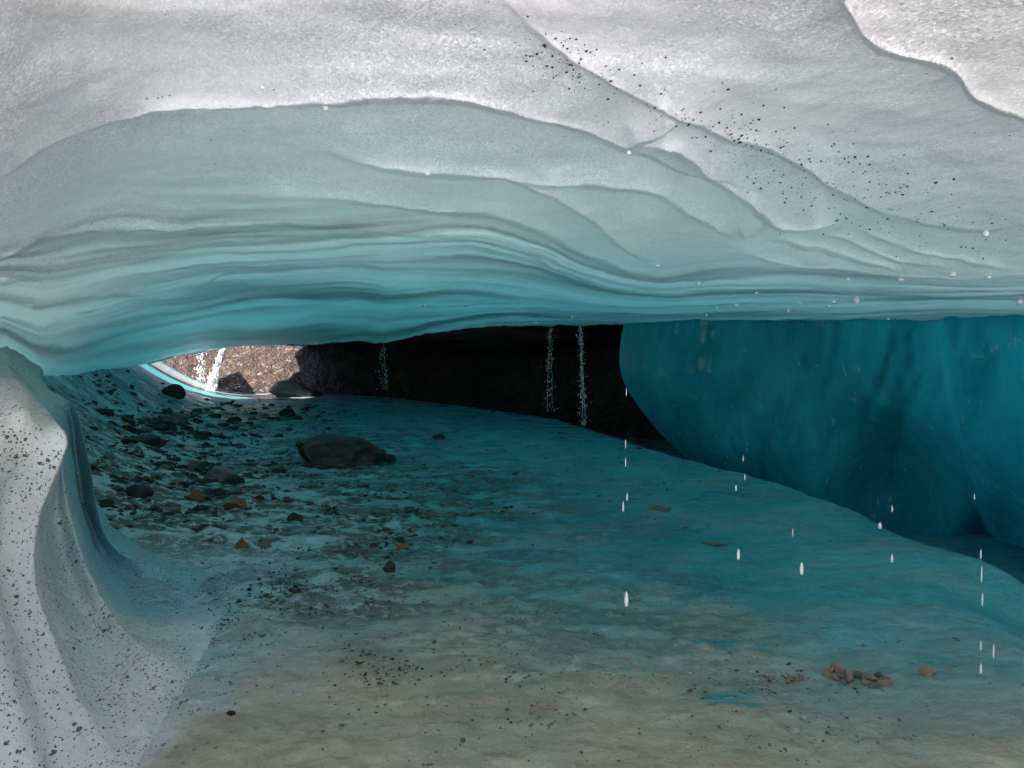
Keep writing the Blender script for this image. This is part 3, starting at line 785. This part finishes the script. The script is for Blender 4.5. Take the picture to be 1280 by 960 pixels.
bv = np.array([v.co[:] for v in bm.verts]); bf = np.array([[v.index for v in f.verts] for f in bm.faces]); bm.free()
N = len(bits); vv_ = bv[None] * (1 + .35 * rng.normal(0, 1, (N, len(bv), 1)))
an = rng.uniform(0, 6.28, N); sc = np.column_stack([rng.uniform(.8, 1.7, N), rng.uniform(.6, 1.1, N), rng.uniform(.25, .7, N)]) * bits[:, 3:4]
vv_ = vv_ * sc[:, None]
vx = vv_[..., 0] * np.cos(an)[:, None] - vv_[..., 1] * np.sin(an)[:, None]; vy = vv_[..., 0] * np.sin(an)[:, None] + vv_[..., 1] * np.cos(an)[:, None]
vv_ = np.stack([vx + bits[:, 0:1], vy + bits[:, 1:2], vv_[..., 2] + bits[:, 2:3] + .012], -1)
rb = mesh_obj('rubble', vv_.reshape(-1, 3), (bf[None] + (np.arange(N) * len(bv))[:, None, None]).reshape(-1, 3), M_ROCK, smooth=False); tag(rb, kind='stuff')

# ------------------------------------------------------------------ grit frozen into the roof: uncountable flecks
def grit_patch(n, cx, cy, sx, sy, rot, s0, s1, out):
    c, s = math.cos(rot), math.sin(rot)
    n = int(n * 1.7); s0 *= .6; s1 *= .72
    gx = rng.normal(0, sx, n); gy = rng.normal(0, sy, n)
    px = cx + gx * c - gy * s; py = cy + gx * s + gy * c
    i, _ = ceil_inv(px, py)
    p = P(px, py, 1 / i * .997)
    sz = rng.uniform(s0, s1, n) * (rng.random(n) ** 1.5 * .8 + .4)
    for q, z, d in zip(p, sz, 1 / i): out.append((q, z * d / FPX))
G_ = []
grit_patch(70, 712, 75, 34, 20, .5, 2, 5, G_)
grit_patch(110, 1040, 205, 130, 22, .42, 2, 5, G_)
grit_patch(60, 900, 165, 60, 16, .4, 2, 4.5, G_)
grit_patch(60, 1010, 245, 60, 16, .45, 1.5, 4, G_)
grit_patch(40, 1170, 260, 70, 18, .2, 2, 5, G_)
grit_patch(60, 180, 60, 120, 45, .5, 1, 2.5, G_)
grit_patch(22, 178, 119, 14, 3, .1, 1.5, 4, G_)
grit_patch(40, 560, 40, 60, 30, .3, 1.5, 3, G_)
grit_patch(40, 1220, 120, 50, 25, .7, 1.5, 3.5, G_)
grit_patch(3, 597, 181, 2, 2, 0, 3, 4, G_)
bm = bmesh.new()
for q, s in G_:
    r = bmesh.ops.create_icosphere(bm, subdivisions=1, radius=.5)
    sx, sy, sz = s * random.uniform(.9, 1.9), s * random.uniform(.7, 1.4), s * .8
    an = random.uniform(0, 3)
    for v in r['verts']:
        x, y, z = v.co.x * sx * random.uniform(.7, 1.2), v.co.y * sy * random.uniform(.7, 1.2), v.co.z * sz
        v.co = Vector((q[0] + x * math.cos(an * .3) - z * math.sin(an * .3), q[1] + y, q[2] + x * .3 + z))
me = bpy.data.meshes.new('roof_grit'); bm.to_mesh(me); bm.free(); me.materials.append(M_GRIT)
o = bpy.data.objects.new('roof_grit', me); COL.objects.link(o); tag(o, kind='stuff')

# ------------------------------------------------------------------ water
def drop_mesh(name, mat, elong=1.0):
    bm = bmesh.new(); bmesh.ops.create_uvsphere(bm, u_segments=12, v_segments=10, radius=.5)
    for v in bm.verts:
        t = v.co.z + .5
        k = 1 - .3 * t ** 2
        v.co.x *= k; v.co.y *= k
    for f in bm.faces: f.smooth = True
    me = bpy.data.meshes.new(name); bm.to_mesh(me); bm.free(); me.materials.append(mat); return me


DROP = drop_mesh('water_drop', M_DROP); DROPB = drop_mesh('water_drop', M_BRIGHT)
# falling drops: px, py, w, h, distance
FALL = [(783, 749, 9, 17, 2.6, 'largest falling drop, low in the centre, above the beige silt'),
        (1002, 711, 8, 15, 2.8, 'broad bright falling drop right of centre over the teal floor'),
        (923, 693, 7, 14, 3.0, 'falling drop close above the long low dull lump'),
        (779, 633, 4, 11, 3.2, 'lower left one of two falling drops side by side under the hollow'),
        (784, 621, 3.5, 11, 3.3, 'upper right one of two falling drops side by side under the hollow'),
        (782, 578, 2.5, 12, 3.5, None), (782, 555, 2.2, 9, 3.6, None), (783, 490, 2, 10, 3.8, None),
        (920, 610, 4, 9, 3.4, None), (931, 596, 2, 7, 3.5, None), (929, 573, 2, 6, 3.7, None),
        (991, 666, 1.8, 12, 3.2, None), (1115, 698, 5, 11, 3.2, 'falling drop against the floor crest below the dark hollow'),
        (1115, 636, 3, 7, 3.4, None), (1100, 657, 7, 7, 3.6, 'small splash drop just at the rim of the floor crest'),
        (1226, 693, 3, 13, 3.2, None), (1227, 718, 3.5, 16, 3.2, None), (1228, 749, 3.5, 14, 3.1, None), (1218, 621, 2, 9, 3.4, None),
        (1226, 807, 4, 13, 3.0, None), (1242, 814, 4, 15, 3.0, 'single falling drop beside the lower end of the right drip line'), (1226, 836, 5, 13, 2.9, 'lowest falling drop of the right drip line')]
for px, py, w, h, D, lab in FALL:
    o = bpy.data.objects.new('falling_drop', DROP); COL.objects.link(o)
    o.location = P(px, py, D); s = D / FPX; o.scale = (w * s * .62, w * s * .62, h * s * random.uniform(.9, 1.4))
    if lab: tag(o, lab, 'water drop', 'falling water drops')
    else:
        tag(o, 'thin falling drop of the line dripping in the centre' if px < 1000 else 'thin falling drop of the line dripping at the right', 'water drop', 'thin falling drops')
HANG = [(873, 351, 8, 7), (1070, 372, 8, 9), (1059, 348, 7, 5), (1125, 349, 8, 4), (1190, 342, 9, 5), (1235, 345, 8, 5), (1274, 375, 8, 7), (920, 381, 6, 4),
        (821, 331, 6, 4), (985, 388, 5, 4), (1042, 377, 6, 4), (1036, 383, 5, 3), (1000, 380, 4, 3), (945, 366, 5, 3), (896, 385, 4, 3), (408, 132, 9, 8),
        (535, 216, 8, 5), (330, 110, 7, 4), (715, 396, 4, 3), (690, 398, 4, 3), (670, 404, 4, 3), (1231, 290, 8, 7), (530, 382, 5, 3), (786, 190, 6, 5), (1110, 398, 4, 3), (883, 394, 4, 3)]
for i, (px, py, w, h) in enumerate(HANG):
    p = ceil_point(px, py - 1); D = project(p)[2]; s = D / FPX
    o = bpy.data.objects.new('hanging_drop', DROPB); COL.objects.link(o)
    o.location = (p[0], p[1] - .01, p[2] - h * s * .45); o.scale = (w * s, w * s, h * s * 1.2)
    if py == 132: lab = 'water drop hanging from the peak of the upper arch line'
    elif (px, py) == (535, 216): lab = 'water drop at the end of the second curved ice lip'
    elif (px, py) == (1274, 375): lab = 'water drop hanging farthest right under the roof'
    elif (px, py) == (1070, 372): lab = 'large bright drop below the roof crease, right of centre'
    elif (px, py) == (873, 351): lab = 'round bright drop below the pointed ice fold'
    else: lab = 'small bright drop hanging under the ice roof'
    tag(o, lab, 'water drop', 'drops hanging from the roof')


def spray(name, label, cat, x0, y0, x1, y1, D, n, spread, s0, s1, mat, strands=0, sw=1.5, kind=None, clump=2.0):
    bm = bmesh.new()
    for _ in range(n):
        t = random.random()
        g = math.sin(t * 23 + x0) * .35
        px = x0 + (x1 - x0) * t + random.gauss(0, spread) * (.4 + .6 * t) + g; py = y0 + (y1 - y0) * t
        d = D * (1 + random.gauss(0, .004)); p = P(px, py, d); s = random.uniform(s0, s1) * D / FPX
        r = bmesh.ops.create_icosphere(bm, subdivisions=1, radius=.5)
        for v in r['verts']: v.co = Vector((p[0] + v.co.x * s, p[1] + v.co.y * s, p[2] + v.co.z * s * random.uniform(1.3, 2.6)))
    for k in range(strands):
        pts = []
        ox = random.gauss(0, spread * .5)
        for j in range(25):
            t = j / 24; px = x0 + (x1 - x0) * t + ox * (.3 + t) + random.gauss(0, .35); py = y0 + (y1 - y0) * t
            pts.append((P(px, py, D * (1 + .003 * k)), sw * random.uniform(.5, 1.3) * D / FPX))
        ring = []
        for p, w in pts:
            ring.append([bm.verts.new((p[0] + w * .5 * math.cos(a), p[1] + w * .5 * math.sin(a), p[2])) for a in [q * math.pi / 3 for q in range(6)]])
        for a, b in zip(ring, ring[1:]):
            for q in range(6): bm.faces.new((a[q], a[(q + 1) % 6], b[(q + 1) % 6], b[q]))
    for f in bm.faces: f.smooth = True
    me = bpy.data.meshes.new(name); bm.to_mesh(me); bm.free(); me.materials.append(mat)
    o = bpy.data.objects.new(name, me); COL.objects.link(o)
    return tag(o, label, cat, kind=kind)


spray('waterfall', 'thin white sunlit waterfall pouring from the roof opening at the rear left', 'waterfall', 279, 436, 261, 492, 30.2, 600, 3.4, .8, 3.2, M_FALL, 34, 4.0)
spray('falling_spray', None, None, 252, 437, 250, 489, 30, 150, 6, .6, 1.7, M_FALL, kind='stuff')
spray('drip_curtain', 'thicker of the two trickles falling before the black hollow', 'trickle', 725, 408, 730, 532, 16, 210, 3.6, .4, 1.4, M_BRIGHT, 3, .35, kind='stuff')
spray('drip_curtain', 'fainter of the two trickles falling before the black hollow', 'trickle', 688, 410, 687, 515, 17, 130, 4.8, .4, 1.2, M_BRIGHT, 2, .3, kind='stuff')
spray('drip_curtain', 'faint trickle falling from the bright icicle edge left of centre', 'trickle', 478, 428, 480, 488, 24, 70, 4.6, .5, 1.3, M_BRIGHT, 1, .4, kind='stuff')

# wet sheet of melt water at the foot of the fall
k = NT('meltwater'); k.set(Base_Color=(.45, .55, .57), Roughness=.12, IOR=1.33, Normal=k.bump(k.noise(3, 4, .6, k.mapping((1, 3, 1))), .25, .05))
xs = lin(-15.5, -4.2, 60); vs = lin(0, 1, 14)
A, B = np.meshgrid(xs, vs)
yy = 27.5 + 4.2 * B + .5 * fbm(A * .4, B, 0, 2, 171); zz = floor_z(A, yy)
zz = zz + .02
wsh = grid_obj('meltwater', np.stack([A, yy, zz], -1), k.m); tag(wsh, kind='structure')

# ------------------------------------------------------------------ light
to_sun = Vector((-.40, -.42, .82)).normalized()
w = bpy.data.worlds.new('World'); S.world = w; w.use_nodes = True
nt = w.node_tree; bg = nt.nodes['Background']; sky = nt.nodes.new('ShaderNodeTexSky')
sky.sky_type = 'NISHITA'; sky.sun_disc = False; sky.sun_elevation = math.asin(to_sun.z); sky.sun_rotation = math.atan2(to_sun.x, to_sun.y)
nt.links.new(sky.outputs[0], bg.inputs[0]); bg.inputs[1].default_value = .10
sd = bpy.data.lights.new('sun', 'SUN'); sd.energy = 4.5; sd.angle = R(.5); sd.color = (1, .93, .85)
so = bpy.data.objects.new('sun', sd); COL.objects.link(so); so.rotation_euler = to_sun.to_track_quat('Z', 'Y').to_euler(); so.location = (-20, -20, 40)

S.view_settings.view_transform = 'Standard'; S.view_settings.look = 'None'; S.view_settings.gamma = 1
S.view_settings.exposure = 1.45
S.cycles.max_bounces = 10; S.cycles.diffuse_bounces = 7; S.cycles.glossy_bounces = 4; S.cycles.transmission_bounces = 6
S.cycles.use_denoising = True
S.cycles.caustics_reflective = False; S.cycles.caustics_refractive = False
S.cycles.sample_clamp_indirect = 6
